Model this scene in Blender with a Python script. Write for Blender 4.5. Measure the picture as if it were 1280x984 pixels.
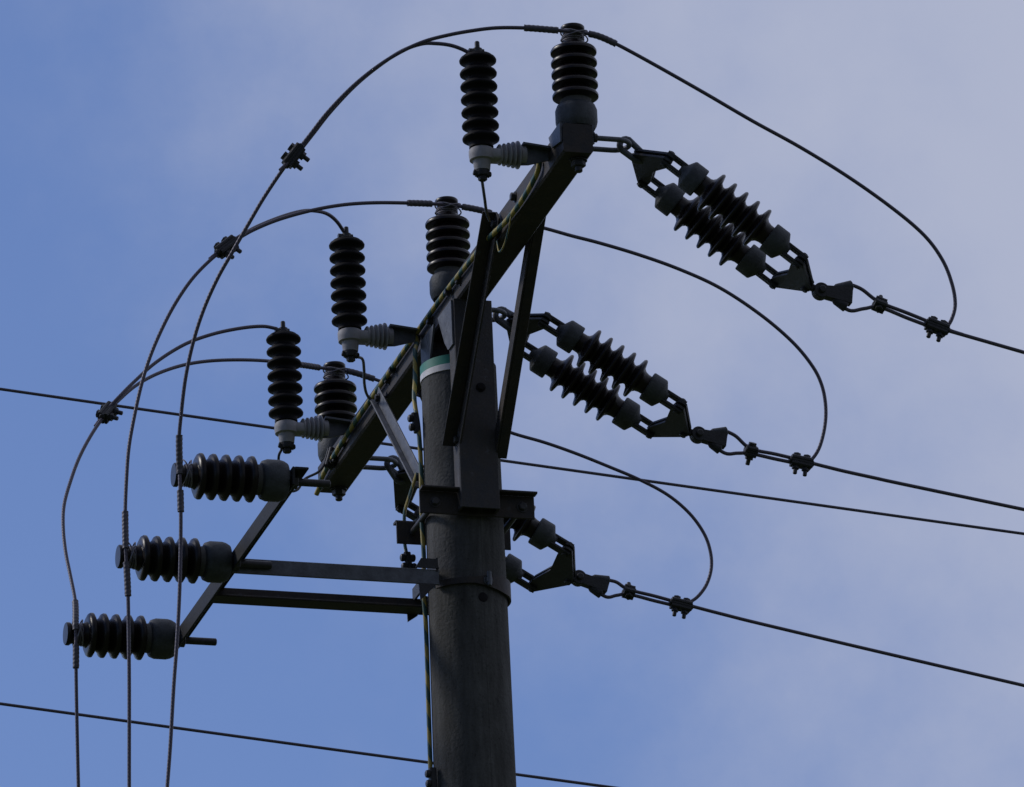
import bpy, math, random
from mathutils import Vector as V, Matrix
random.seed(7)
PI = math.pi
R = math.radians
S = bpy.context.scene
for o in list(bpy.data.objects): bpy.data.objects.remove(o, do_unlink=True)

# ------------------------------------------------------------------ camera
H = 11.3                                   # height of the pole top
PITCH, ROLL, TH = R(21), R(2.4), R(16.3)
F = 12870.0                                # focal length in photo pixels (long telephoto)
fw = V((0, math.cos(PITCH), math.sin(PITCH)))
r0, u0 = V((1, 0, 0)), V((0, -math.sin(PITCH), math.cos(PITCH)))
rt = r0 * math.cos(ROLL) - u0 * math.sin(ROLL)
up = r0 * math.sin(ROLL) + u0 * math.cos(ROLL)
O = V((0, 0, H))
def ray(x, y): return fw + rt * ((x - 640) / F) - up * ((y - 492) / F)
CAM = O - ray(573, 458) * 26.0
cd = bpy.data.cameras.new('camera'); cam = bpy.data.objects.new('camera', cd)
S.collection.objects.link(cam); S.camera = cam
cd.sensor_width = 36; cd.lens = F * 36 / 1280; cd.clip_start = 0.5; cd.clip_end = 20000
M = Matrix((rt, up, -fw)).transposed().to_4x4(); M.translation = CAM
cam.matrix_world = M

# ------------------------------------------------------------------ world, sun, exposure
SUN_EL, SUN_AZ = R(38), R(-75)             # azimuth clockwise from +Y (the view direction): to the left
SKY, SUNP, EXPO = 0.10, 1.45, -0.1
w = bpy.data.worlds.new('World'); S.world = w; w.use_nodes = True
nt = w.node_tree; nt.nodes.clear()
def N(t, tree=None, **k):
    n = (tree or nt).nodes.new(t)
    for a, b in k.items(): setattr(n, a, b)
    return n
def mth(op, a, b=None, c=None, tree=None, clamp=False):
    t = tree or nt; n = t.nodes.new('ShaderNodeMath'); n.operation = op; n.use_clamp = clamp
    for i, v in enumerate((a, b, c)):
        if v is None: continue
        if isinstance(v, (int, float)): n.inputs[i].default_value = v
        else: t.links.new(v, n.inputs[i])
    return n.outputs[0]
sky = N('ShaderNodeTexSky', sky_type='NISHITA', sun_disc=False, sun_elevation=SUN_EL, sun_rotation=SUN_AZ,
        air_density=1.0, dust_density=0.6, ozone_density=1.6, altitude=100)
tc = N('ShaderNodeTexCoord')
sep = N('ShaderNodeSeparateXYZ'); nt.links.new(tc.outputs['Generated'], sep.inputs[0])
nz = N('ShaderNodeTexNoise'); nz.inputs['Scale'].default_value = 22; nz.inputs['Detail'].default_value = 5
nz.inputs['Roughness'].default_value = 0.5; nz.inputs['Distortion'].default_value = 0.4
nt.links.new(tc.outputs['Generated'], nz.inputs['Vector'])
n2 = N('ShaderNodeTexNoise'); n2.inputs['Scale'].default_value = 75; n2.inputs['Detail'].default_value = 6
n2.inputs['Roughness'].default_value = 0.6
nt.links.new(tc.outputs['Generated'], n2.inputs['Vector'])
# thin cloud veil: thickens to the east (+X) and higher up, broken by noise
m = mth('MULTIPLY', sep.outputs[0], 11.0)
m = mth('ADD', m, mth('MULTIPLY', mth('SUBTRACT', sep.outputs[2], 0.36), 6.5))
m = mth('ADD', m, mth('MULTIPLY', mth('SUBTRACT', nz.outputs[0], 0.5), 0.75))
m = mth('ADD', m, mth('MULTIPLY', mth('SUBTRACT', n2.outputs[0], 0.5), 0.45))
m = mth('ADD', m, 0.355)
ss = N('ShaderNodeMapRange', interpolation_type='SMOOTHSTEP'); nt.links.new(m, ss.inputs[0])
ss.inputs[1].default_value = -.12; ss.inputs[2].default_value = 1.05; ss.inputs[3].default_value = .03; ss.inputs[4].default_value = 0.9
mix = N('ShaderNodeMix', data_type='RGBA'); nt.links.new(ss.outputs[0], mix.inputs['Factor'])
wb = N('ShaderNodeMix', data_type='RGBA', blend_type='MULTIPLY'); wb.inputs['Factor'].default_value = 1      # cool white balance of the day
nt.links.new(sky.outputs[0], wb.inputs[6]); wb.inputs[7].default_value = (0.83, 0.912, 1.24, 1)
nt.links.new(wb.outputs[2], mix.inputs[6]); mix.inputs[7].default_value = (4.85, 5.22, 6.65, 1)
# unseen sky behind the camera (-Y) darkened to dim light on the hardware
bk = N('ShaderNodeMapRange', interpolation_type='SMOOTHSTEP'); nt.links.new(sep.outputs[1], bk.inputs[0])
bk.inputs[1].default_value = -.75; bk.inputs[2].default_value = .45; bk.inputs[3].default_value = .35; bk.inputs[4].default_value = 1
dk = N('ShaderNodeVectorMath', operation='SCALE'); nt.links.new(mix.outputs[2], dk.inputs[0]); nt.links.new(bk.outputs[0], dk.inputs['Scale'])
bg = N('ShaderNodeBackground'); bg.inputs[1].default_value = SKY
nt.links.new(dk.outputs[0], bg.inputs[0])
wo = N('ShaderNodeOutputWorld'); nt.links.new(bg.outputs[0], wo.inputs[0])

sl = bpy.data.lights.new('sun', 'SUN'); sl.energy = SUNP; sl.angle = R(10); sl.color = (1, .95, .87)
so = bpy.data.objects.new('sun', sl); S.collection.objects.link(so)
sd = V((math.sin(SUN_AZ) * math.cos(SUN_EL), math.cos(SUN_AZ) * math.cos(SUN_EL), math.sin(SUN_EL)))
so.rotation_euler = sd.to_track_quat('Z', 'Y').to_euler(); so.location = (0, 0, 60)
S.view_settings.view_transform = 'Standard'; S.view_settings.look = 'None'
S.view_settings.exposure = EXPO; S.view_settings.gamma = 1; S.view_settings.use_curve_mapping = False
S.render.engine = 'CYCLES'; S.render.resolution_x = 1024; S.render.resolution_y = 787

# ------------------------------------------------------------------ frame of the line: W along the wires, A along the crossarm
W = V((math.cos(TH), math.sin(TH), 0)); A = V((-math.sin(TH), math.cos(TH), 0)); Z = V((0, 0, 1))
def L(w, a, z): return O + W * w + A * a + Z * z
def hit(x, y, a):                          # where the sight line through a photo pixel meets the plane A = a
    d = ray(x, y); return CAM + d * ((a - A.dot(CAM - O)) / A.dot(d))
ROTL = Matrix((W, A, Z)).transposed()      # local x,y,z -> W,A,Z

# ------------------------------------------------------------------ materials
def mat(name, col, rough=.6, metal=0, var=.25, scale=30, bump=0, bscale=200, spec=.5, stretch=None, dirt=None):
    m = bpy.data.materials.new(name); m.use_nodes = True; t = m.node_tree; b = t.nodes['Principled BSDF']
    b.inputs['Roughness'].default_value = rough; b.inputs['Metallic'].default_value = metal
    b.inputs['Specular IOR Level'].default_value = spec
    tc = N('ShaderNodeTexCoord', t); src = tc.outputs['Object']
    if stretch:
        mp = N('ShaderNodeMapping', t); mp.inputs['Scale'].default_value = stretch
        t.links.new(src, mp.inputs[0]); src = mp.outputs[0]
    n = N('ShaderNodeTexNoise', t); n.inputs['Scale'].default_value = scale; n.inputs['Detail'].default_value = 6
    n.inputs['Roughness'].default_value = .65
    t.links.new(src, n.inputs['Vector'])
    cr = N('ShaderNodeValToRGB', t); e = cr.color_ramp.elements
    e[0].position = .3; e[1].position = .72
    e[0].color = tuple(c * (1 - var) for c in col) + (1,); e[1].color = tuple(min(1, c * (1 + var)) for c in col) + (1,)
    if dirt:
        x = e.new(.62); x.color = tuple(dirt) + (1,)
    t.links.new(n.outputs[0], cr.inputs[0]); t.links.new(cr.outputs[0], b.inputs['Base Color'])
    rr = N('ShaderNodeMapRange', t); rr.inputs[3].default_value = rough * .8; rr.inputs[4].default_value = min(1, rough * 1.2)
    t.links.new(n.outputs[0], rr.inputs[0]); t.links.new(rr.outputs[0], b.inputs['Roughness'])
    if bump:
        n3 = N('ShaderNodeTexNoise', t); n3.inputs['Scale'].default_value = bscale; n3.inputs['Detail'].default_value = 5
        t.links.new(tc.outputs['Object'], n3.inputs['Vector'])
        bp = N('ShaderNodeBump', t); bp.inputs['Strength'].default_value = bump; bp.inputs['Distance'].default_value = .004
        t.links.new(n3.outputs[0], bp.inputs['Height']); t.links.new(bp.outputs[0], b.inputs['Normal'])
    return m
def wire_mat(name, c1, c2, pitch, rough, duty=.5, strand=True, metal=0):
    """twisted cable: stripes or strands wound round the tube, laid out in the tube's own UV"""
    m = bpy.data.materials.new(name); m.use_nodes = True; t = m.node_tree; b = t.nodes['Principled BSDF']
    b.inputs['Roughness'].default_value = rough; b.inputs['Metallic'].default_value = metal
    uv = N('ShaderNodeUVMap', t, uv_map='uv'); sp = N('ShaderNodeSeparateXYZ', t); t.links.new(uv.outputs[0], sp.inputs[0])
    k = 6.0 if strand else 1.0
    ph = mth('ADD', mth('MULTIPLY', sp.outputs[1], k / pitch, tree=t), mth('MULTIPLY', sp.outputs[0], k, tree=t), tree=t)
    s = mth('SINE', mth('MULTIPLY', ph, 2 * PI, tree=t), tree=t)
    f = mth('MULTIPLY_ADD', s, .5, .5, tree=t)
    mx = N('ShaderNodeMix', t, data_type='RGBA')
    if strand: t.links.new(f, mx.inputs['Factor'])
    else: t.links.new(mth('GREATER_THAN', f, duty, tree=t), mx.inputs['Factor'])
    mx.inputs[6].default_value = tuple(c1) + (1,); mx.inputs[7].default_value = tuple(c2) + (1,)
    t.links.new(mx.outputs[2], b.inputs['Base Color'])
    if strand:
        bp = N('ShaderNodeBump', t); bp.inputs['Strength'].default_value = .35; bp.inputs['Distance'].default_value = .0008
        t.links.new(f, bp.inputs['Height']); t.links.new(bp.outputs[0], b.inputs['Normal'])
    return m
MT = dict(
    zinc=mat('weathered_zinc', (.088, .094, .115), .6, .2, var=.42, scale=26, bump=.25, bscale=150, spec=.35, dirt=(.075, .068, .068)),
    black=mat('blackened_steel', (.026, .027, .03), .65, .15, var=.35, scale=25, bump=.2, bscale=120, spec=.25),
    concrete=mat('weathered_concrete', (.085, .085, .085), .9, var=.35, scale=9, bump=.5, bscale=120, stretch=(6, 6, 1.2), spec=.2),
    galv=mat('galvanised_steel', (.125, .135, .16), .55, .25, var=.4, scale=30, bump=.25, bscale=150, spec=.4),
    dull=mat('weathered_steel', (.062, .064, .075), .6, .2, var=.45, scale=25, bump=.25, bscale=120, spec=.3, dirt=(.062, .052, .048)),
    iron=mat('dark_cast_iron', (.045, .046, .052), .55, .25, var=.3, scale=40, bump=.3, bscale=220, spec=.35),
    cap=mat('insulator_cap', (.066, .073, .084), .6, .15, var=.38, scale=45, bump=.3, bscale=200, spec=.35),
    glaze=mat('brown_glazed_porcelain', (.013, .009, .010), .34, var=.3, scale=18, spec=.4),
    rubber=mat('black_rubber', (.010, .009, .011), .65, var=.3, scale=30, spec=.18),
    poly=mat('grey_polymer', (.36, .355, .385), .6, var=.2, scale=35, spec=.35),
    collar=mat('bright_collar', (.5, .48, .48), .45, var=.12, scale=40),
    cement=mat('cement', (.10, .10, .105), .9, var=.2, scale=60),
    bolt=mat('bolt_steel', (.05, .05, .056), .5, .3, var=.3, scale=60),
    green=mat('green_tape', (.035, .26, .19), .5, var=.12, scale=40),
    white=mat('reflective_tape', (.8, .77, .77), .4, var=.15, scale=60),
    wire=wire_mat('stranded_aluminium', (.085, .076, .108), (.115, .105, .145), .06, .5, metal=.2),
    tie=mat('tie_wire_metal', (.2, .19, .22), .45, .3, var=.2, scale=90),
    sleeve=mat('binding_wrap_metal', (.10, .095, .12), .5, .2, var=.25, scale=90),
    lead=mat('insulated_lead', (.03, .03, .035), .45, var=.2, scale=50),
    earth=wire_mat('yellow_green_wire', (.035, .10, .09), (.38, .30, .07), .075, .5, .5, strand=False),
    grass=mat('ground_grass', (.06, .075, .03), .95, var=.5, scale=.4, spec=.1),
)

def weather_concrete():
    t = MT['concrete'].node_tree; b = t.nodes['Principled BSDF']; src = b.inputs['Base Color'].links[0].from_socket
    tc = N('ShaderNodeTexCoord', t)
    def noise(sc, stretch, det):
        mp = N('ShaderNodeMapping', t); mp.inputs['Scale'].default_value = stretch; t.links.new(tc.outputs['Object'], mp.inputs[0])
        n = N('ShaderNodeTexNoise', t); n.inputs['Scale'].default_value = sc; n.inputs['Detail'].default_value = det; n.inputs['Roughness'].default_value = .6
        t.links.new(mp.outputs[0], n.inputs['Vector']); return n.outputs[0]
    runs = noise(14, (1.6, 1.6, .09), 4); blot = noise(7, (1, 1, .8), 5); pits = noise(160, (1, 1, .7), 3)
    f = mth('MULTIPLY', mth('MULTIPLY_ADD', runs, 1.3, .35, tree=t), mth('MULTIPLY_ADD', blot, 1.1, .45, tree=t), tree=t)
    f = mth('MULTIPLY', f, mth('MULTIPLY_ADD', mth('GREATER_THAN', pits, .36, tree=t), .35, .65, tree=t), tree=t)
    sp = N('ShaderNodeSeparateXYZ', t); t.links.new(tc.outputs['Object'], sp.inputs[0])
    seam = mth('LESS_THAN', mth('ABSOLUTE', mth('SUBTRACT', mth('ARCTAN2', sp.outputs[1], sp.outputs[0], tree=t), -1.15, tree=t), tree=t), .012, tree=t)
    f = mth('MULTIPLY', f, mth('MULTIPLY_ADD', seam, -.28, 1, tree=t), tree=t)
    v = N('ShaderNodeVectorMath', t, operation='SCALE'); t.links.new(src, v.inputs[0]); t.links.new(f, v.inputs['Scale'])
    t.links.new(v.outputs[0], b.inputs['Base Color'])
weather_concrete()

# ------------------------------------------------------------------ mesh builder
class MB:
    def __init__(s): s.v = []; s.f = []; s.uv = []
    def add(s, vs, fs, uvs=None):
        k = len(s.v); s.v += [V(p) for p in vs]
        for i, f in enumerate(fs):
            s.f.append([j + k for j in f]); s.uv.append(uvs[i] if uvs else [(0, 0)] * len(f))
        return s
    def extrude(s, ring0, ring1):          # closed prism between two matching outlines
        n = len(ring0)
        fs = [[i, (i + 1) % n, n + (i + 1) % n, n + i] for i in range(n)] + [list(range(n))[::-1], list(range(n, 2 * n))]
        return s.add(list(ring0) + list(ring1), fs)
    def bar(s, p0, p1, side, up, w, h, ch=.003):   # chamfered rectangular bar
        p0, p1, side, up = V(p0), V(p1), V(side).normalized(), V(up).normalized()
        a, b = w / 2, h / 2; ch = min(ch, a * .6, b * .6)
        o = [(-a + ch, -b), (a - ch, -b), (a, -b + ch), (a, b - ch), (a - ch, b), (-a + ch, b), (-a, b - ch), (-a, -b + ch)]
        return s.extrude([p0 + side * x + up * y for x, y in o], [p1 + side * x + up * y for x, y in o])
    def plate(s, pts, n, th):              # flat outline with a thickness
        n = V(n).normalized() * (th / 2)
        return s.extrude([V(p) - n for p in pts], [V(p) + n for p in pts])
    def band(s, r, z0, z1, t, g0, g1, seg=40):   # strip of tape part way round the pole axis
        vs = []; fs = []
        for i in range(seg + 1):
            g = R(g0 + (g1 - g0) * i / seg)
            for rr, zz in ((r, z0), (r + t, z0), (r + t, z1), (r, z1)): vs.append(V((rr * math.cos(g), rr * math.sin(g), zz)))
        for i in range(seg):
            for k in range(4): q = (k + 1) % 4; fs.append([4 * i + k, 4 * i + q, 4 * i + 4 + q, 4 * i + 4 + k])
        return s.add(vs, fs + [[3, 2, 1, 0], [4 * seg, 4 * seg + 1, 4 * seg + 2, 4 * seg + 3]])
    def lathe(s, prof, c=(0, 0, 0), ax=(0, 0, 1), seg=32):
        c, ax = V(c), V(ax).normalized()
        x = ax.orthogonal().normalized(); y = ax.cross(x); vs = []; fs = []
        for r, t in prof:
            for i in range(seg):
                g = 2 * PI * i / seg; vs.append(c + ax * t + x * (r * math.cos(g)) + y * (r * math.sin(g)))
        for j in range(len(prof) - 1):
            for i in range(seg):
                k = (i + 1) % seg; fs.append([j * seg + i, j * seg + k, (j + 1) * seg + k, (j + 1) * seg + i])
        n = len(prof) - 1
        if prof[0][0] > 1e-6: fs.append([i for i in range(seg)][::-1])
        if prof[n][0] > 1e-6: fs.append([n * seg + i for i in range(seg)])
        return s.add(vs, fs)
    def cyl(s, p0, p1, r, seg=16, r1=None):
        d = V(p1) - V(p0); l = d.length; r1 = r if r1 is None else r1; c = min(.002, r * .25, l * .25)
        return s.lathe([(r - c, 0), (r, c), (r1, l - c), (r1 - c, l)], p0, d, seg)
    def bolt(s, p, d, r=.012, head=.009, shank=0):    # hexagonal head on a washer, optional shank
        d = V(d).normalized(); p = V(p)
        s.lathe([(r * 1.3, 0), (r * 1.3, .002)], p, d, 16); s.lathe([(r, .002), (r, head), (r * .8, head + .002)], p, d, 6)
        if shank: s.cyl(p + d * head, p + d * (head + shank), r * .55, 12)
        return s
    def tube(s, pts, r, seg=10, wind=None, closed=False):
        pts = [V(p) for p in pts]; n = len(pts); vs = []; fs = []; uvs = []
        T = [((pts[min(i + 1, n - 1)] - pts[max(i - 1, 0)]).normalized()) for i in range(n)]
        x = T[0].orthogonal().normalized(); ln = 0; lens = []
        for i in range(n):
            if i: ln += (pts[i] - pts[i - 1]).length
            lens.append(ln)
            x = (x - T[i] * x.dot(T[i])).normalized(); y = T[i].cross(x)
            for k in range(seg):
                g = 2 * PI * k / seg
                rr = r if wind is None else r * (1 + .05 * math.sin(2 * PI * ln / wind - g))
                vs.append(pts[i] + x * (rr * math.cos(g)) + y * (rr * math.sin(g)))
        for i in range(n - 1):
            for k in range(seg):
                q = (k + 1) % seg; fs.append([i * seg + k, i * seg + q, (i + 1) * seg + q, (i + 1) * seg + k])
                uvs.append([(k / seg, lens[i]), ((k + 1) / seg, lens[i]), ((k + 1) / seg, lens[i + 1]), (k / seg, lens[i + 1])])
        for base, rev in ((0, True), ((n - 1) * seg, False)):
            f = [base + k for k in range(seg)]; fs.append(f[::-1] if rev else f); uvs.append([(0, 0)] * seg)
        return s.add(vs, fs, uvs)
    def build(s, name, m, parent=None, world=True, origin=None, angle=38):
        """world=True: vertices are in world space; the object (or its parent) gets its own origin"""
        off = V((0, 0, 0))
        if world and parent:
            q = parent
            while q: off = off + q.location; q = q.parent
        elif world: off = V(origin if origin is not None else s.v[0])
        me = bpy.data.meshes.new(name); me.from_pydata([p - off for p in s.v], [], s.f)
        ul = me.uv_layers.new(name='uv'); i = 0
        for u in s.uv:
            for c in u: ul.data[i].uv = c; i += 1
        me.polygons.foreach_set('use_smooth', [True] * len(me.polygons))
        me.update(); me.set_sharp_from_angle(angle=R(angle)); me.materials.append(MT[m] if isinstance(m, str) else m)
        ob = bpy.data.objects.new(name, me); S.collection.objects.link(ob)
        if parent: ob.parent = parent
        else: ob.location = off
        return ob
def tag(o, label=None, cat=None, group=None, kind=None):
    if label: o['label'] = label
    if cat: o['category'] = cat
    if group: o['group'] = group
    if kind: o['kind'] = kind
    return o
def empty(name, loc, rot=None):
    o = bpy.data.objects.new(name, None); S.collection.objects.link(o); o.empty_display_size = .1
    m = rot.to_4x4() if rot else Matrix.Identity(4); m.translation = V(loc)
    o.matrix_world = m
    return o
def empty_w(name, loc):                    # identity rotation, parts given in world space
    o = bpy.data.objects.new(name, None); S.collection.objects.link(o); o.empty_display_size = .1
    o.location = loc; return o
def copy_tree(o, parent=None):
    c = o.copy(); S.collection.objects.link(c)
    if parent: c.parent = parent
    for ch in list(o.children): copy_tree(ch, c)
    return c
def place(o, loc, rot):
    m = rot.to_4x4(); m.translation = V(loc); o.matrix_world = m
def curve(pts, n=8):                       # Catmull-Rom through the points
    P = [V(p) for p in pts]; P = [P[0] * 2 - P[1]] + P + [P[-1] * 2 - P[-2]]; out = []
    for i in range(1, len(P) - 2):
        p0, p1, p2, p3 = P[i - 1:i + 3]
        for k in range(n):
            t = k / n
            out.append(.5 * (2 * p1 + (p2 - p0) * t + (2 * p0 - 5 * p1 + 4 * p2 - p3) * t * t + (3 * p1 - p0 - 3 * p2 + p3) * t ** 3))
    return out + [P[-2]]
def path(pts, n=8):                        # (x, y[, a]) knots: a is interpolated along the run between the knots that give it
    d = [0]
    for i in range(1, len(pts)): d.append(d[-1] + math.hypot(pts[i][0] - pts[i - 1][0], pts[i][1] - pts[i - 1][1]))
    ks = [i for i, p in enumerate(pts) if len(p) > 2]; out = []
    for i, p in enumerate(pts):
        lo = max([k for k in ks if k <= i], default=ks[0]); hi = min([k for k in ks if k >= i], default=ks[-1])
        a = pts[lo][2] if d[hi] == d[lo] else pts[lo][2] + (pts[hi][2] - pts[lo][2]) * (d[i] - d[lo]) / (d[hi] - d[lo])
        out.append(hit(p[0], p[1], a))
    return curve(out, n)
def sub(pts, p0, p1):                      # the stretch of a run between the points nearest to p0 and p1
    i = min(range(len(pts)), key=lambda k: (pts[k] - p0).length); j = min(range(len(pts)), key=lambda k: (pts[k] - p1).length)
    i, j = min(i, j), max(i, j); return pts[i:j + 1]
def dense(pts, step):
    out = [pts[0]]
    for a, b in zip(pts, pts[1:]):
        k = max(1, int((b - a).length / step)); out += [a.lerp(b, (q + 1) / k) for q in range(k)]
    return out

# ------------------------------------------------------------------ ground
g = MB(); n = 48
g.add([(0, 0, 0)] + [(6000 * math.cos(2 * PI * i / n), 6000 * math.sin(2 * PI * i / n), 0) for i in range(n)],
      [[0, i + 1, (i + 1) % n + 1] for i in range(n)])
tag(g.build('ground', 'grass', origin=(0, 0, 0)), kind='structure')

# ------------------------------------------------------------------ concrete pole
pole = empty_w('utility_pole', (0, 0, 0))
tag(pole, 'grey round concrete power pole with green and white tape rings near its top', 'pole')
RT = .095
def pr(z): return RT - z / 150.0           # radius at height z relative to the top
m = MB(); m.lathe([(pr(-11.8), -.5), (pr(-6), H - 6), (pr(-1.5), H - 1.5), (pr(-.5), H - .5), (RT, H - .006), (RT - .006, H)], seg=64)
m.build('shaft', 'concrete', pole)
m = MB(); m.band(pr(0) + .0008, H - .0265, H - .003, .0015, 95, 318)
m.build('green_tape', 'green', pole)
m = MB(); m.band(pr(0) + .0008, H - .0435, H - .0268, .0018, 95, 318)
m.build('reflective_tape', 'white', pole)
def on_pole(wd, z):                        # point on the near side of the shaft at sideways offset wd
    r = pr(z); return L(wd, -math.sqrt(r * r - wd * wd), z)
for wd, z in ((.012, -.655), (.02, -1.35)):
    p = on_pole(wd, z); nrm = (p - L(0, 0, z)).normalized()
    m = MB(); m.lathe([(.0125, -.004), (.0125, .0008), (.010, .0014), (0, .0014)], p, nrm, 20); m.build('bolt_socket', 'rubber', pole)

# ------------------------------------------------------------------ main crossarm on two risers
AZ = .160; HB = .0375                      # beam centre height and half size
arm = empty_w('crossarm', L(0, 0, .12))
tag(arm, 'long square steel crossarm set on risers and braces across the pole top', 'crossarm')
m = MB(); m.bar(L(0, -1.135, AZ), L(0, 1.255, AZ), W, Z, .075, .075, .005)
beam = m.build('beam', 'dull', arm)
def riser(sgn):
    m = MB(); z0, z1 = -.437, .1215
    m.bar(L(0, sgn * .150, z0), L(0, sgn * .150, z1), W, A, .100, .006, .0015)
    for s in (-1, 1): m.bar(L(s * .047, sgn * .1225, z0), L(s * .047, sgn * .1225, z1), W, A, .006, .049, .0015)
    o = m.build('riser', 'zinc', arm)
    for wd, z in ((.012, -.115),): MB().bolt(L(wd, sgn * .1532, z), A * sgn, .0095, .006).build('riser_bolt', 'rubber', o)
    return o
riser(-1); riser(1)
# gusset on the near riser and its mate
for sgn in (-1, 1):
    m = MB(); m.plate([L(-.053, sgn * .148, .119), L(-.053, sgn * .02, .119), L(-.053, sgn * .075, .03), L(-.053, sgn * .105, .0), L(-.053, sgn * .148, .0)], W, .005)
    m.build('gusset', 'galv', arm)
def collar(sgn):
    m = MB(); a0 = sgn * .112
    m.bar(L(-.147, a0, -.415), L(.150, a0, -.415), A, Z, .006, .060, .0015)
    m.bar(L(-.147, a0 + sgn * .0165, -.3835), L(.152, a0 + sgn * .0165, -.3835), A, Z, .027, .006, .0015)
    o = m.build('pole_clamp', 'dull', arm)
    for wd in (-.108, .118):
        b = MB(); b.bolt(L(wd, a0 + sgn * .0035, -.415), A * sgn, .011, .009)
        if sgn < 0: b.cyl(L(wd, a0 + .003, -.415), L(wd, .130, -.415), .0075)
        b.build('clamp_bolt', 'bolt', o)
collar(-1); collar(1)
def brace(sw, a0, z0, a1, z1, flip, f1=.05, mt='dull', wf=.054):
    """angle-iron brace: one leg flat beside the arm (side sw), the other leg sticking outward"""
    p0, p1 = L(sw * wf, a0, z0), L(sw * wf, a1, z1); d = (p1 - p0).normalized()
    nrm = d.cross(W).normalized()
    if nrm.dot(Z) < 0: nrm = -nrm         # nrm points up, in the brace's own plane
    m = MB(); m.bar(p0, p1, W, nrm, .005, .040, .0015)
    off = nrm * (flip * .0175) + W * (sw * (f1 / 2 + .0027))
    m.bar(p0 + off, p1 + off, W, nrm, f1, .005, .0015)
    o = m.build('brace', mt, arm)
    e = .025
    for p in (p0 + d * e, p1 - d * e):
        b = MB(); b.bolt(p + W * (sw * .003), W * sw, .010, .008)
        b.cyl(p, p - W * (sw * .016), .007)
        b.build('brace_bolt', 'bolt', o)
brace(-1, -.572, .180, -.122, -.272, 1, .033, wf=.0465)
brace(1, -.575, .203, -.128, -.285, -1, .026, wf=.047)
brace(-1, .575, .140, .185, -.245, -1, .016, 'galv')
brace(1, .575, .180, .150, -.270, -1, .038)
for a in (-.93, -.70, -.50, -.18, .10, .23, .52, .66, .98): MB().bolt(L(-HB - .0005, a, AZ + (.018 if a < -.6 else .0)), -W, .0105, .010).build('arm_bolt', 'bolt', arm)
b = MB(); b.plate([L(-.041, -1.13, .20), L(-.041, -1.03, .20), L(-.041, -1.05, .165), L(-.041, -1.13, .150)], W, .005)
b.build('end_bracket', 'galv', arm); b = MB()
b.plate([L(.041, -1.13, .20), L(.041, -1.03, .20), L(.041, -1.05, .165), L(.041, -1.13, .150)], W, .005)
b.build('end_bracket', 'galv', arm)

# ------------------------------------------------------------------ side arm carrying the three horizontal insulators
SZ = -.613
side = empty_w('side_arm', L(-.10, 0, SZ))
tag(side, 'small angle-iron side arm on two flat bars clamped to the pole at left', 'side arm')
m = MB(); m.bar(L(-.640, -.750, SZ), L(-.640, .505, SZ), W, Z, .006, .046, .0015)
m.bar(L(-.6195, -.750, SZ + .020), L(-.6195, .505, SZ + .020), W, Z, .035, .006, .0015)
m.build('beam', 'black', side)
m = MB(); m.bar(L(-.636, -.108, SZ), L(-.104, -.108, SZ), A, Z, .006, .040, .0015)
m.bar(L(-.636, -.0825, SZ + .017), L(-.10, -.0825, SZ + .017), A, Z, .045, .006, .0015); m.build('support_bar', 'galv', side)
m = MB(); m.bar(L(-.636, .108, SZ), L(-.055, .108, SZ), A, Z, .006, .042, .0015)
m.bar(L(-.636, .0795, SZ - .018), L(-.10, .0795, SZ - .018), A, Z, .051, .006, .0015); m.build('support_bar', 'dull', side)
rz = pr(SZ)
m = MB(); m.plate([L(-.165, -.114, SZ + .021), L(-.150, -.114, SZ + .046), L(-.112, -.114, SZ + .046), L(-.104, -.114, SZ + .021)], A, .005)
m.bar(L(-.1085, -.113, SZ + .032), L(-.1085, .113, SZ + .032), W, Z, .006, .036, .0015)
m.plate([L(-.158, -.1145, SZ - .021), L(-.112, -.1145, SZ - .021), L(-.155, -.1145, SZ - .066)], A, .005)
m.plate([L(-.128, .1142, SZ + .012), L(-.100, .1142, SZ + .012), L(-.100, .1142, SZ - .022), L(-.126, .1142, SZ - .040)], A, .005)
m.build('clamp_bracket', 'iron', side)
# band: bent strap that grips the shaft
m = MB(); seg = 48; rb = rz + .004; vs = []; fs = []
for i in range(seg + 1):
    gth = R(-152) + R(304) * i / seg; c_, s_ = math.cos(gth), math.sin(gth)
    hh = .008 + .014 * min(1, max(0, (c_ + .1) * 1.3))
    for rr, zz in ((rb, -hh), (rb + .006, -hh), (rb + .006, hh), (rb, hh)):
        vs.append(L(rr * c_, rr * s_, SZ + zz))
for i in range(seg):
    for k in range(4): q = (k + 1) % 4; fs.append([4 * i + k, 4 * i + q, 4 * i + 4 + q, 4 * i + 4 + k])
fs += [[0, 1, 2, 3], [4 * seg + 3, 4 * seg + 2, 4 * seg + 1, 4 * seg]]
m.add(vs, fs); m.build('pole_band', 'dull', side)
m = MB(); p = on_pole(.022, SZ); nrm = (p - L(0, 0, SZ)).normalized()
m.cyl(p + nrm * .017 - Z * .016, p + nrm * .017 + Z * .022, .006); m.bolt(p + nrm * .010, nrm, .010, .008); m.build('band_bolt', 'galv', side)

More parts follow.
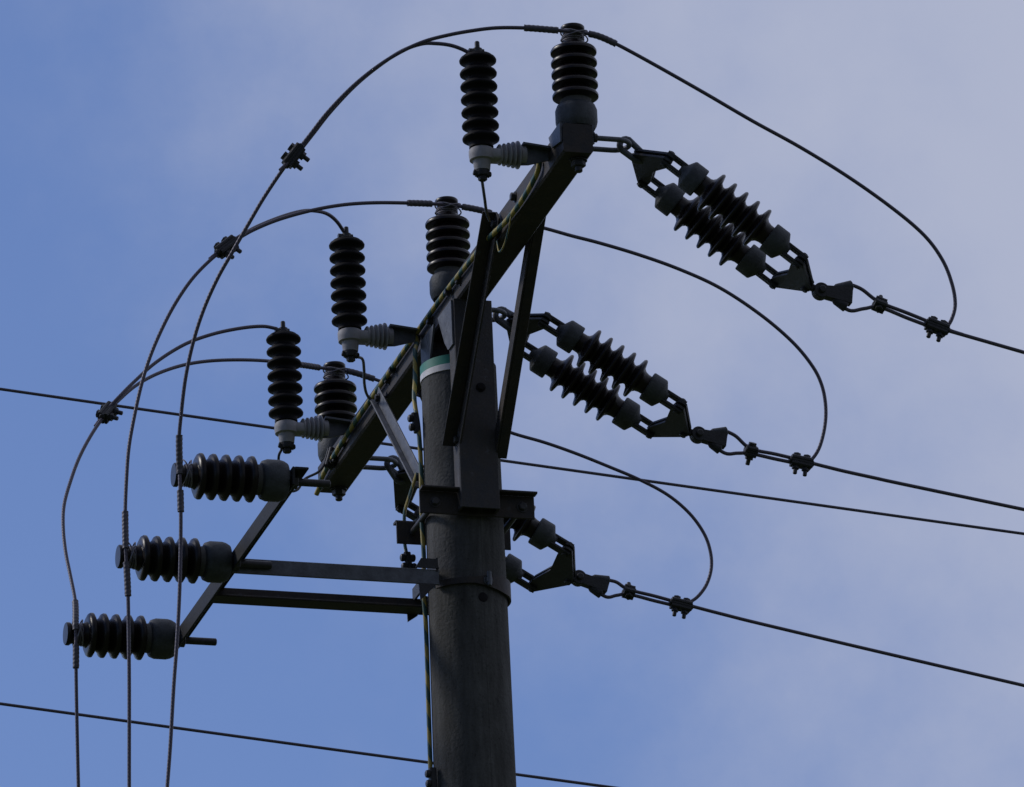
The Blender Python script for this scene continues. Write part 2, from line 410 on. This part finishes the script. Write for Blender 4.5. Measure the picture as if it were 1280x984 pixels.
# ------------------------------------------------------------------ post insulators
def make_post(nut, ext=0, z0_=.214, pitch=.0293):
    r = empty('post_insulator', (0, 0, 0))
    prof = [(r_, z_ + ext) for r_, z_ in [(0, .2765), (.0275, .276), (.0295, .2735), (.0295, .266), (.027, .2635), (.0245, .258), (.0235, .250), (.0235, .239), (.029, .233), (.031, .227), (.034, .222)]]
    for k in range(5):
        z = z0_ - k * pitch
        prof += [(.045, z + .0055), (.054, z + .001), (.0568, z - .004), (.0565, z - .009), (.051, z - .0125), (.040, z - .0125), (.037, z - .015)]
    prof += [(.0345, .076), (.0345, .06)]
    m = MB(); m.lathe(prof, seg=48); m.build('porcelain_body', 'glaze', r, world=False, angle=50)
    m = MB(); m.lathe([(.0365, .066), (.0375, .067), (.0375, .080), (.0355, .0815), (.034, .0805)], seg=40); m.build('cement_joint', 'cement', r, world=False)
    m = MB(); m.lathe([(.0335, .002), (.044, .003), (.049, .012), (.0515, .022), (.0515, .052), (.047, .064), (.040, .068), (.030, .068)], seg=48)
    m.build('base_cap', 'cap', r, world=False, angle=45)
    m = MB(); m.cyl((0, 0, .004), (0, 0, -.108), .0095, 16); o = m.build('stud', 'bolt', r, world=False)
    m = MB(); m.lathe([(.018, nut - .003), (.018, nut - .016), (.016, nut - .018)], seg=6); m.lathe([(.022, nut), (.022, nut - .003)], seg=20)
    m.build('nut', 'bolt', o, world=False)
    m = MB()
    for k in range(3):
        z0 = .236 + ext + .0055 * k
        m.tube([V((.0262 * math.cos(t * 2 * PI / 24), .0262 * math.sin(t * 2 * PI / 24), z0)) for t in range(25)], .0024, 6)
    for sg in (-1, 1):                    # two loops lashed diagonally round neck and cable
        m.tube([V((.033 * math.cos(t * 2 * PI / 28), -.012 + .031 * math.sin(t * 2 * PI / 28), .2465 + ext + sg * .011 * math.cos(t * 2 * PI / 28))) for t in range(29)], .0019, 6)
    m.build('tie_wire', 'tie', r, world=False)
    return r
GP = 'upright post insulators along the crossarm'; GH = 'horizontal post insulators on the side arm'
P_A = (-1.09, .05, 1.22); H_A = (-.70, -.12, .45)
post = make_post(-.0765)
tag(post, 'upright dark ribbed post insulator on the upper right end of the crossarm', 'insulator', GP)
place(post, L(.012, P_A[0], AZ + HB), ROTL)
for i, lab in ((1, 'upright dark ribbed post insulator on the crossarm right above the pole'), (2, 'upright dark ribbed post insulator at the lower left end of the crossarm')):
    c = copy_tree(post); c['label'] = lab; place(c, L((0, .0, .008)[i], P_A[i], AZ + HB), ROTL)
ROTH = Matrix((Z, A, -W)).transposed()     # local z -> -W
for i, lab in enumerate(('horizontal dark ribbed insulator at the top end of the side arm, nearest the crossarm',
                         'horizontal dark ribbed insulator in the middle of the side arm, level with its bars',
                         'horizontal dark ribbed insulator at the bottom end of the side arm, lowest of all')):
    if i == 0: hpost = make_post(-.008, .008, .2245, .0320)
    c = hpost if i == 0 else copy_tree(hpost); tag(c, lab, 'insulator', GH); place(c, L(-.6445, H_A[i], SZ + .002), ROTH)

# ------------------------------------------------------------------ surge arresters
def make_arrester():
    r = empty('surge_arrester', (0, 0, 0))
    prof = [(0, .262), (.030, .262), (.036, .259)]
    for k in range(7):
        z = .249 - k * .0345
        prof += [(.036, z + .0085), (.043, z + .004), (.0458, z - .001), (.0452, z - .005), (.040, z - .0075), (.031, z - .012), (.029, z - .017), (.030, z - .023)]
    prof += [(.030, .016), (0, .016)]
    m = MB(); m.lathe(prof, seg=40); m.build('housing', 'rubber', r, world=False, angle=60)
    m = MB(); m.lathe([(.018, .261), (.018, .268), (.012, .270), (.012, .279), (.0065, .280), (.006, .297), (.004, .299)], seg=16)
    m.bar((-.022, 0, .272), (.016, 0, .272), (0, 1, 0), (0, 0, 1), .014, .012); m.build('line_terminal', 'bolt', r, world=False)
    m = MB(); m.lathe([(.0215, .012), (.0225, .014), (.0225, .032), (.0215, .034)], seg=28); m.build('collar', 'collar', r, world=False)
    m = MB(); m.bolt((-.022, 0, .016), (-1, 0, 0), .006, .006); m.build('collar_bolt', 'bolt', r, world=False)
    m = MB(); m.lathe([(.026, -.0175), (.030, -.0165), (.0315, -.006), (.0315, .008), (.029, .012), (.018, .012)], seg=36)
    m.bar((.0, 0, -.003), (.045, 0, -.002), (0, 1, 0), (0, 0, 1), .046, .026, .004)
    m.lathe([(.019, -.0435), (.0195, -.042), (.0225, -.016)], seg=28); m.build('bracket_hub', 'poly', r, world=False, angle=50)
    prof = [(0, .036)]
    for k in range(5):
        x = .044 + k * .0115; rr = .026 + .0022 * k
        prof += [(.019, x - .005), (rr, x), (rr, x + .0025), (.020, x + .006)]
    prof += [(.023, .098), (.023, .110), (0, .110)]
    m = MB(); m.lathe(prof, (0, 0, -.001), (1, 0, .06), 32); m.build('ribbed_support', 'poly', r, world=False, angle=50)
    m = MB(); m.plate([(.095, 0, -.022), (.118, 0, -.020), (.172, 0, -.004), (.172, 0, .020), (.110, 0, .028), (.095, 0, .020)], (0, 1, 0), .006)
    m.plate([(.100, .012, .0275), (.172, .012, .0205), (.172, -.026, .0205), (.100, -.026, .0275)], (0, 0, 1), .005)
    m.build('mounting_tab', 'galv', r, world=False)
    m = MB(); m.lathe([(.016, -.058), (.018, -.054), (.018, -.043)], seg=16); m.lathe([(.0105, -.069), (.0115, -.067), (.0115, -.056)], seg=6)
    m.bolt((-.014, 0, -.050), (-1, 0, .2), .008, .007); m.bolt((.014, 0, -.052), (1, 0, .1), .007, .006); m.build('earth_terminal', 'iron', r, world=False)
    return r
arr = make_arrester(); GA = 'black ribbed surge arresters beside the crossarm'
AR_A = (-1.0, .2, .945); AR_H = [(602, 193), (437.5, 420), (358, 535)]
for i, lab in enumerate(('black ribbed surge arrester hanging beside the upper right crossarm end, highest of three',
                         'black ribbed surge arrester beside the middle of the crossarm, left of the pole top',
                         'black ribbed surge arrester beside the lower left crossarm end, lowest of three')):
    c = arr if i == 0 else copy_tree(arr); tag(c, lab, 'surge arrester', GA); p = hit(*AR_H[i], AR_A[i])
    place(c, p, ROTL)

# ------------------------------------------------------------------ strain insulator strings (twin insulators between yoke plates)
def make_string():
    r = empty('insulator_string', (0, 0, 0)); hs = .1165
    def insulator(y):
        dx = -.008 * y / hs
        prof = [(0, -.118), (.0255, -.118), (.026, -.090)]
        for k in range(5):
            x = -.070 + .035 * k
            prof += [(.0280, x - .0150), (.034, x - .0098), (.0515, x - .0046), (.0545, x - .001), (.0545, x + .002), (.052, x + .0045), (.034, x + .0088), (.0285, x + .0150)]
        prof += [(.026, .094), (.0255, .118), (0, .118)]
        m = MB(); m.lathe(prof, (dx, y, 0), (1, 0, 0), 40); o = m.build('strain_insulator', 'glaze', r, world=False, angle=45)
        for s in (-1, 1):
            m = MB(); m.lathe([(.027, .104), (.0365, .1045), (.0385, .107), (.0385, .141), (.0365, .1445), (.018, .156), (.014, .163), (0, .165)], (dx, y, 0), (s, 0, 0), 36)
            m.build('end_cap', 'cap', o, world=False)
            m = MB()
            for zz in (-.0135, .0135): m.bar((dx + s * .155, y, zz), (dx + s * .213, y, zz), (0, 1, 0), (0, 0, 1), .024, .009, .002)
            m.bar((dx + s * .150, y, 0), (dx + s * .166, y, 0), (0, 1, 0), (0, 0, 1), .024, .030, .003)
            m.cyl((dx + s * .203, y, -.022), (dx + s * .203, y, .022), .008); m.build('clevis', 'iron', o, world=False)
    insulator(-hs); insulator(hs)
    for s in (-1, 1):
        m = MB()
        o_ = [(s * .190, -hs - .012), (s * .200, -hs - .019), (s * .214, -hs - .016), (s * .268, -.020), (s * .274, 0), (s * .268, .020), (s * .214, hs + .016), (s * .200, hs + .019), (s * .190, hs + .012), (s * .190, hs - .03), (s * .206, 0), (s * .190, -hs + .03)]
        for zz in (-.0065, .0065):
            lo = [V((x - .008 * y / hs, y, zz)) for x, y in o_]
            n_ = len(lo); h_ = V((0, 0, .003))
            # concave outline: two quad strips, left and right of the middle, per side
            idx = [[0, 1, 2, 11], [2, 3, 10, 11], [3, 4, 5, 10], [5, 6, 9, 10], [6, 7, 8, 9]]
            vs = [p - h_ for p in lo] + [p + h_ for p in lo]
            fs = [f[::-1] for f in idx] + [[q + n_ for q in f] for f in idx] + [[k, (k + 1) % n_, n_ + (k + 1) % n_, n_ + k] for k in range(n_)]
            m.add(vs, fs)
        m.cyl((s * .262, 0, -.018), (s * .262, 0, .018), .009)
        m.build('yoke_plate', 'iron', r, world=False)
    return r
S_A = (-1.09, .055, 1.135)
SPX = [((862.8, 220.8), (833, 246), (973, 303.4), (942.6, 331.6)),
       ((710, 419), (678.5, 451.5), (818.5, 488.5), (785.4, 519.3)),
       ((571, 604), (538, 652.5), (673.4, 665.5), (640.8, 715))]
SB = (9.2, 4.0, -7.0)                      # how far each yoke has rolled about its string
strg = make_string(); GS = 'twin strain insulator strings on the line side'
STR = []
for i, lab in enumerate(('twin ribbed strain insulator string in open sky at upper right, highest of three',
                         'twin ribbed strain insulator string just right of the pole, middle of three',
                         'twin ribbed strain insulator string passing behind the pole, lowest of three')):
    q = SPX[i]; m1 = hit((q[0][0] + q[1][0]) / 2, (q[0][1] + q[1][1]) / 2, S_A[i]); m2 = hit((q[2][0] + q[3][0]) / 2, (q[2][1] + q[3][1]) / 2, S_A[i])
    x = (m2 - m1).normalized(); y = (A - x * A.dot(x)).normalized(); z = x.cross(y)
    y = y * math.cos(R(SB[i])) + z * math.sin(R(SB[i])); z = x.cross(y)
    c = strg if i == 0 else copy_tree(strg); tag(c, lab, 'insulator string', GS)
    mid = (m1 + m2) / 2; place(c, mid, Matrix((x, y, z)).transposed()); STR.append((mid, x, y, z))

# shackles that hang the strings from the arm
def make_shackle():
    r = empty('shackle', (0, 0, 0)); m = MB()
    q = .034; p = [(-.075, -q, 0), (0, -q, 0), (.05, -q, 0)] + [(.070 + q * math.sin(t), -q * math.cos(t), 0) for t in [PI * k / 12 for k in range(13)]] + [(.05, q, 0), (0, q, 0), (-.075, q, 0)]
    m.tube(p, .0066, 12); m.build('u_bolt', 'galv', r, world=False)
    for y in (-q, q): MB().bolt((.0035, y, 0), (1, 0, 0), .011, .009).build('nut', 'bolt', r, world=False)
    return r
sh = make_shackle(); GK = 'U shackles tying the strings to the crossarm'
for i, lab in enumerate(('U-shaped steel shackle at the upper right crossarm end holding the highest string',
                         'U-shaped steel shackle behind the riser holding the middle insulator string',
                         'U-shaped steel shackle at the lower left crossarm end holding the lowest string')):
    c = sh if i == 0 else copy_tree(sh); tag(c, lab, 'shackle', GK)
    mid, x, y, z = STR[i]; apex = mid - x * .262
    base = L(HB + .001, S_A[i], AZ + .008); end = base + W * .098
    place(c, base, ROTL)
    # eye link between shackle bend and yoke pin
    m = MB(); d = apex - end; dn = d.normalized(); s_ = A
    pts = []; lw = .0175; up_ = dn.cross(s_).normalized()
    for k in range(17):
        t = 2 * PI * k / 16; cx = math.cos(t); sx = math.sin(t)
        pts.append((end if cx < 0 else apex) + dn * (cx * lw) + up_ * (sx * lw * (1 if cx < 0 else .8)))
    pts.append(pts[1]); m.tube(pts, .0080, 10)
    eo = m.build('eye_link', 'galv', None, origin=(end + apex) / 2)
    eo.parent = c; eo.matrix_parent_inverse = Matrix.Identity(4)
    eo.matrix_basis = c.matrix_world.inverted() @ Matrix.Translation((end + apex) / 2)

# ------------------------------------------------------------------ wedge clamps, line conductors, groove clamps
def wire_clamp(p, d, hang, label, bolts=2, size=1.0, group=None):
    size *= .88
    """parallel groove clamp at p on a wire running along d, its bolts pointing along hang"""
    d = V(d).normalized(); hang = (V(hang) - d * V(hang).dot(d)).normalized(); side_ = d.cross(hang)
    c = empty('wire_clamp', p); tag(c, label, 'wire clamp', group); lc = Matrix.Identity(3)
    k = size; X, Y, Zz = d * k, hang * k, side_ * k
    def q(x, y, z): return X * x + Y * y + Zz * z
    m = MB(); ln = .016 * bolts
    m.bar(q(-ln, -.008, 0), q(ln, -.008, 0), Zz, Y, .036 * k, .014 * k, .004); m.bar(q(-ln * .95, .009, 0), q(ln * .95, .009, 0), Zz, Y, .034 * k, .013 * k, .004)
    m.cyl(q(-ln * 1.15, 0, .007), q(ln * 1.15, 0, .007), .009 * k); m.cyl(q(-ln * 1.15, 0, -.007), q(ln * 1.15, 0, -.007), .009 * k)
    m.build('clamp_body', 'iron', c, world=False)
    for b_ in range(bolts):
        x = (b_ - (bolts - 1) / 2) * .03; m = MB()
        m.cyl(q(x, -.024, 0), q(x, .040, 0), .0062 * k); m.lathe([(.0115 * k, 0), (.0115 * k, .009 * k)], q(x, .015, 0), hang, 6); m.lathe([(.0115 * k, 0), (.0115 * k, .009 * k)], q(x, -.024, 0), hang, 6)
        m.build('bolt', 'bolt', c, world=False)
    return c
GW, GG, GL = 'wedge clamps gripping the line conductors', 'bolted groove clamps along the cables', 'line conductors leaving to the right'
# per string: eye, wedge end centre, upper and lower wire exits, first clamp, second clamp, far point of the conductor
LINE = [((1025.7, 364.5), (1063, 371), (1067, 357), (1061, 388), (1099.5, 381), (1171, 409), (1280, 440.6)),
        ((872.5, 544), (906, 551.5), (910, 540), (906, 566.5), (938.5, 564), (1001.5, 578), (1280, 637)),
        ((723, 723), (758, 735), (762, 725.5), (757, 746), (786, 740), (851, 756.5), (1280, 857))]
WR = .0047
where = ('highest', 'middle', 'lowest')
for i in range(3):
    eye, ec, wu, wl, c1, c2, far = LINE[i]; a = S_A[i]; h = lambda q, da=0: hit(q[0], q[1], a + da)
    mid, x, y, z = STR[i]; apex = mid + x * .262
    E, C_, U_, D_ = h(eye), h(ec), h(wu), h(wl)
    d = (C_ - E).normalized(); v = (U_ - D_); v = (v - d * v.dot(d)).normalized(); nn = d.cross(v)
    ln = (C_ - E).length; hw = (U_ - D_).length / 2
    r = empty_w('wedge_clamp', E)
    tag(r, 'dark cast wedge clamp holding the %s line conductor at the end of its string' % where[i], 'wedge clamp', GW)
    m = MB(); m.cyl(E - nn * .013, E + nn * .013, .020, 24); m.cyl(E - nn * .022, E + nn * .022, .009, 12)
    m.bar(apex, E, nn, v, .014, .018, .003); m.build('eye', 'iron', r)
    m = MB(); e0, e1 = E + d * .010, C_ + d * .002
    m.extrude([e0 + v * s * .014 + nn * t * .012 for s, t in ((-1, -1), (1, -1), (1, 1), (-1, 1))],
              [e1 + v * s * (hw * .62) + nn * t * .013 for s, t in ((-1, -1), (1, -1), (1, 1), (-1, 1))])
    m.build('body', 'iron', r)
    for s in (-1, 1):
        m = MB(); p0 = E + d * (ln * .42) + v * (s * .013); p1 = C_ + d * (.002 if s > 0 else -.008) + v * (s * hw * .86)
        m.lathe([(.006, 0), (.011, .008), (.014, (p1 - p0).length - .002), (.011, (p1 - p0).length)], p0, p1 - p0, 18)
        m.build('jaw', 'cap' if s > 0 else 'iron', r)
    # conductor: out of the lower jaw, both strands to the clamps, then off along the line
    K1, K2, FF = h(c1), h(c2), h(far)
    vo = Z * .0068
    dirf = (FF - K2); sl_ = dirf.z / dirf.dot(W); ext = []
    for k in range(1, 15):
        t = k * 2.6; ext.append(FF + W * t + Z * (sl_ * t + .0012 * t * t))
    up_run = curve([U_, U_ + (K1 - U_) * .35 + v * .006, K1 + vo, K1.lerp(K2, .5) + vo, K2 + vo * .8, K2.lerp(FF, .12) + vo * .3, K2.lerp(FF, .3), FF] + ext, 6)
    back = [D_ - d * .0, C_ - d * .045 - v * hw * .35, C_ - d * .055, C_ - d * .045 + v * hw * .35]
    low_run = curve([K2 - vo * .8, K1.lerp(K2, .5) - vo, K1 - vo, D_ + (K1 - D_) * .5 - v * .003] + back + [U_], 6)
    m = MB(); m.tube(low_run + up_run[1:], WR, 10); 
    tag(m.build('line_conductor', 'wire', origin=U_), '%s thin dark line conductor running from its wedge clamp off to the right' % ('highest', 'middle', 'lowest')[i], 'power line', GL)
    dd = K2 - K1
    wire_clamp(K1, dd, Z * .9 + A * .5 if i != 1 else -Z + A * .6, 'small round bolted clamp on the %s conductor beside its wedge clamp' % where[i], 1, 1.05, GG)
    wire_clamp(K2, dd, -Z - W * .12, 'two-bolt groove clamp where the %s jumper loop joins its conductor' % where[i], 2, 1.0, GG)

# ------------------------------------------------------------------ jumper cables: loop over each post insulator, then down past the side arm
pa = [a - .034 for a in P_A]; ha = [a - .033 for a in H_A]
J = [
 [(1172, 411, S_A[0]), (1183, 408.5, S_A[0]), (1190, 398), (1194, 380), (1190, 355), (1178, 325), (1155, 294), (1115, 260), (1060, 221), (1000, 184), (940, 151), (880, 116), (820, 82), (775, 57.5), (750, 46),
  (734, 42, pa[0]), (718, 39.5, pa[0]), (702, 38.5, pa[0]), (690, 37.5), (655, 35), (620, 35), (590, 38.5), (560, 44), (530, 52), (500, 65.5), (470, 84.5), (440, 109), (410, 140), (388, 168), (367, 195), (352, 214), (330, 247), (310, 281), (290, 316), (272, 348), (255, 386), (242, 426), (232, 472), (226, 522), (224, 548),
  (224.5, 585, ha[0]), (225, 600, ha[0]), (225.5, 620, ha[0]), (226, 650), (225.5, 700), (224, 750), (221, 805), (217, 860), (213, 930), (209, 984), (203, 1060), (196, 1160), (188, 1300, ha[0])],
 [(1002, 580, S_A[1]), (1013, 576, S_A[1]), (1024, 560), (1031, 533), (1032, 507), (1027, 481), (1015, 457), (990, 427), (950, 393), (900, 360), (850, 337), (800, 319), (750, 304), (715, 295), (683, 286), (640, 275), (605, 264),
  (578, 258.5, pa[1]), (560, 256, pa[1]), (543, 255, pa[1]), (515, 254), (470, 253.5), (430, 256), (390, 263), (350, 274), (320, 286), (300, 297), (283, 309), (262, 326), (240, 349), (220, 378), (203, 410), (188, 445), (177, 480), (168, 520), (161, 560), (158, 600), (156.5, 640),
  (157, 680, ha[1]), (157.5, 694, ha[1]), (158.5, 712, ha[1]), (160, 745), (161, 800), (161.5, 860), (161.5, 920), (161.5, 984), (162, 1060), (163, 1160), (164, 1300, ha[1])],
 [(850, 758, S_A[2]), (860, 754, S_A[2]), (872, 746), (883, 731), (889, 711), (888, 690), (880, 667), (862, 642), (835, 619), (800, 600), (760, 583), (720, 567), (680, 553), (636, 540), (580, 517), (520, 493), (468, 474), (445, 466.5),
  (432, 463.5, pa[2]), (417, 461.5, pa[2]), (402, 460, pa[2]), (375, 456), (330, 451), (290, 450), (255, 452), (225, 457.5), (195, 468), (170, 482), (150, 499), (134, 516), (117, 539), (100, 570), (88, 602), (80, 632), (79, 660), (82, 690), (88, 720), (94, 752),
  (94.5, 780, ha[2]), (95, 795, ha[2]), (95, 812, ha[2]), (95, 835), (95.5, 870), (96.5, 920), (98, 984), (100, 1060), (103, 1160), (106, 1300, ha[2])],
]
SLV = [[((655, 35.2), (698, 38)), ((737, 43), (772, 57)), ((224, 545), (225, 592)), ((225.5, 612), (226, 642))],
       [((510, 254), (540, 255)), ((579, 258.6), (612, 266)), ((156, 642), (157.2, 686)), ((158.5, 704), (160, 747))],
       [((375, 456), (400, 460)), ((434, 464), (470, 475)), ((93.5, 751), (94.7, 788)), ((95, 806), (95, 837))]]
GJ = 'jumper cables looping over the crossarm'
jl = ('highest dark jumper cable arching over the topmost post insulator, rightmost where it drops at left',
      'middle dark jumper cable arching over the insulator above the pole, then down between the others',
      'lowest dark jumper cable passing behind the pole, leftmost where it drops at left')
RUN = []
for i in range(3):
    run = path(J[i], 7); RUN.append(run)
    m = MB(); m.tube(run, WR, 10); o = tag(m.build('jumper_cable', 'wire', origin=hit(*J[i][25][:2], pa[i])), jl[i], 'cable', GJ)
    for s0, s1 in SLV[i]:
        near = lambda q: min(run, key=lambda P: ((P - CAM).normalized() - ray(*q).normalized()).length)
        st = dense(sub(run, near(s0), near(s1)), .0022)
        m = MB(); m.tube(st, .0083, 10, wind=.011); m.build('binding_wrap', 'sleeve', o)
# arrester tap leads and the clamps that join them to the jumpers
def near_on(i, q): return min(RUN[i], key=lambda P: ((P - CAM).normalized() - ray(*q).normalized()).length)
def a_of(P): return A.dot(P - O)
TAP = [[(350, 213), (358, 205.5), (369.5, 195), (391, 168), (413, 140), (443, 108), (473, 83), (502, 64), (527, 55), (545, 54.5), (562, 56.5), (576, 61), (588, 67)],
       [(262, 324), (284, 306), (302, 294), (322, 283), (352, 271), (378, 264), (396, 264), (410, 268), (421, 277), (430, 290)],
       [(119, 533), (134, 512.5), (150, 495), (168, 477), (195, 453), (230, 431), (265, 418), (300, 410.5), (328, 408), (346, 411)]]
CL = [(367, 194), (283.5, 309), (134, 515)]
for i in range(3):
    pj = near_on(i, CL[i]); a0 = a_of(pj) - .004; T = TAP[i]
    pts = [(q[0], q[1]) for q in T]; pts[0] = T[0] + (a0,); pts[2] = T[2] + (a0,); pts[-1] = T[-1] + (AR_A[i],)
    m = MB(); m.tube(path(pts, 7), .0048, 10)
    tag(m.build('tap_lead', 'wire', origin=pj), ('thin lead from the highest jumper to the top of the highest arrester', 'thin lead from the middle jumper to the top of the middle arrester', 'thin lead from the lowest jumper to the top of the lowest arrester')[i], 'lead', 'tap leads from jumpers to arresters')
    k = RUN[i].index(pj); d = RUN[i][k + 1] - RUN[i][k - 1]
    hang = (W * .9 - Z * .75, W * .9 - Z * .4 - A * .3, W * .9 + Z * .25)[i]
    wire_clamp(pj, d, hang, 'bolted clamp on the %s jumper cable against the sky at left' % where[i], 2, 1.05, GG)

# ------------------------------------------------------------------ earth wire: along the arm's left face, then down the pole
fz = AZ - HB + .012; fx = -HB - .0105
arm_run = curve([L(fx + .002, -.955, fz + .034), L(fx, -.93, fz + .010), L(fx, -.80, fz - .004), L(fx, -.66, fz - .002), L(fx - .006, -.55, fz + .004), L(fx - .006, -.47, fz + .012), L(fx, -.38, fz + .022), L(fx, -.2, fz + .030), L(fx, 0, fz + .034), L(fx, .3, fz + .032), L(fx, .6, fz + .028), L(fx, .9, fz + .022), L(fx, 1.16, fz + .004), L(fx + .002, 1.20, fz - .01), L(fx - .004, 1.225, fz - .03)], 10)
def pole_side(z, extra=.008, ang=187): r = pr(z) + extra; g_ = R(ang); return V((r * math.cos(g_), r * math.sin(g_), H + z))
down = curve([L(fx, .21, fz + .03), L(fx - .004, .19, fz), hit(519, 440, .12), hit(519, 470, .10), hit(518, 500, .06), hit(523, 535, .02)] +
             [pole_side(-.27), pole_side(-.40, .010), pole_side(-.52), pole_side(-.60, .012), pole_side(-.70), pole_side(-.9), pole_side(-1.15), pole_side(-1.6), pole_side(-2.5), pole_side(-5), pole_side(-11.2)], 10)
ew = empty_w('earth_wire', L(fx, .21, fz))
tag(ew, 'yellow and green striped earth wire along the crossarm and down the pole edge', 'earth wire')
m = MB(); m.tube(arm_run, .0068, 12); m.build('arm_run', 'earth', ew)
m = MB(); m.tube(down, .0060, 12); m.build('pole_run', 'earth', ew)
m = MB(); m.tube(curve([L(fx, -.70, fz), L(fx - .004, -.69, fz - .028), L(fx - .004, -.64, fz - .058), L(fx - .004, -.59, fz - .06), L(fx, -.56, fz - .02)], 8), .0022, 8); m.build('loop', 'earth', ew)
m = MB()
for a in (-.1, .45):
    m.bar(L(fx, a - .006, fz + .026), L(fx, a + .006, fz + .026), W, Z, .018, .018, .004)
m.build('cable_tie', 'lead', ew)
# second strand that leaves the lower arm end and hangs past the far clamp bar
tail = curve([hit(521, 592, .20), hit(512, 620, .19), hit(506, 640, .18), hit(505.5, 660, .18), hit(506, 680, .18), hit(510, 700, .18), hit(511, 716, .18)], 8)
tag(MB().tube(tail, .0045, 8).build('earth_tail', 'earth', origin=tail[0]), 'short yellow and green wire tail hanging left of the pole by a steel bar end', 'earth wire')
def beads(p, d, side_, label, mt='iron', rows=2, both=True, gap=.024):
    c = empty('earth_connector', p); tag(c, label, 'connector', 'small bolt connectors on the earth wires')
    d, side_ = V(d).normalized(), V(side_).normalized(); m = MB()
    m.bar(d * (-gap * rows * .55), d * (gap * rows * .55), side_, d.cross(side_), .017, .014, .003); m.build('body', mt, c, world=False)
    m = MB()
    for k in range(rows):
        o_ = d * ((k - (rows - 1) / 2) * gap)
        for s in ((-1, 1) if both else (-1,)):
            m.lathe([(.005, .006), (.009, .008), (.0105, .013), (.009, .018), (.005, .020)], o_, side_ * s, 14)
    m.build('bolt_head', 'lead', c, world=False)
beads(hit(510.5, 703, .18), V((.1, 0, -1)), W, 'four-knob connector on the wire tail left of the pole, above the side arm bar')
beads(hit(520, 529, .02), V((.1, 0, -1)), W, 'two-knob connector on the earth wire at left edge of the pole top', both=False)
beads(hit(541.5, 974, -.02), V((.03, 0, -1)), W, 'two-knob connector on the earth wire at the bottom of the picture', both=False, gap=.026)
# earth leads below the arresters
EL = [[(602, 222, -1.0), (604, 236), (606, 250), (608, 264), (612, 276, -.60)],
      [(445, 446, .2), (453, 449), (455, 462), (455.5, 480), (459, 494), (468, 504, .64)],
      [(352, 562, .945), (348.5, 570), (349, 582), (353, 600), (362, 613), (372, 612), (381, 599), (398, 590), (407, 578), (413, 568, 1.1)]]
for i in range(3):
    m = MB(); m.tube(path(EL[i], 8), .0038 if i < 2 else .0036, 8)
    tag(m.build('earth_lead', 'lead', origin=hit(*EL[i][0])), ('thin black lead under the highest arrester running down to the crossarm brace', 'thin black lead bent under the middle arrester down to the crossarm', 'thin black lead from under the lowest arrester to the lower left arm end')[i], 'lead', 'earth leads below the arresters')
cl_ = wire_clamp(hit(414, 573, 1.08), V((.3, 0, 1)), -A + W * .2, 'small bolted earth clamp on the lower left end of the crossarm', 2, .9, GG)

# ------------------------------------------------------------------ wires of another circuit beyond the pole
for (p0, p1, lab) in (((0, 487), (1280, 668), 'thin straight overhead wire crossing behind the pole at mid height'),
                      ((0, 880), (760, 984), 'thin straight overhead wire crossing behind the pole near the bottom edge')):
    a = 2.6; q0, q1 = hit(*p0, a), hit(*p1, a); d = (q1 - q0); Ld = d.length; d /= Ld
    pts = []
    for k in range(-40, 41):
        t = k * 1.2; pts.append(q0.lerp(q1, .5) + d * t + Z * (.0006 * t * t))
    m = MB(); m.tube(pts, .0045, 8); tag(m.build('overhead_wire', 'wire', origin=q0.lerp(q1, .5)), lab, 'wire', 'overhead wires behind the pole')
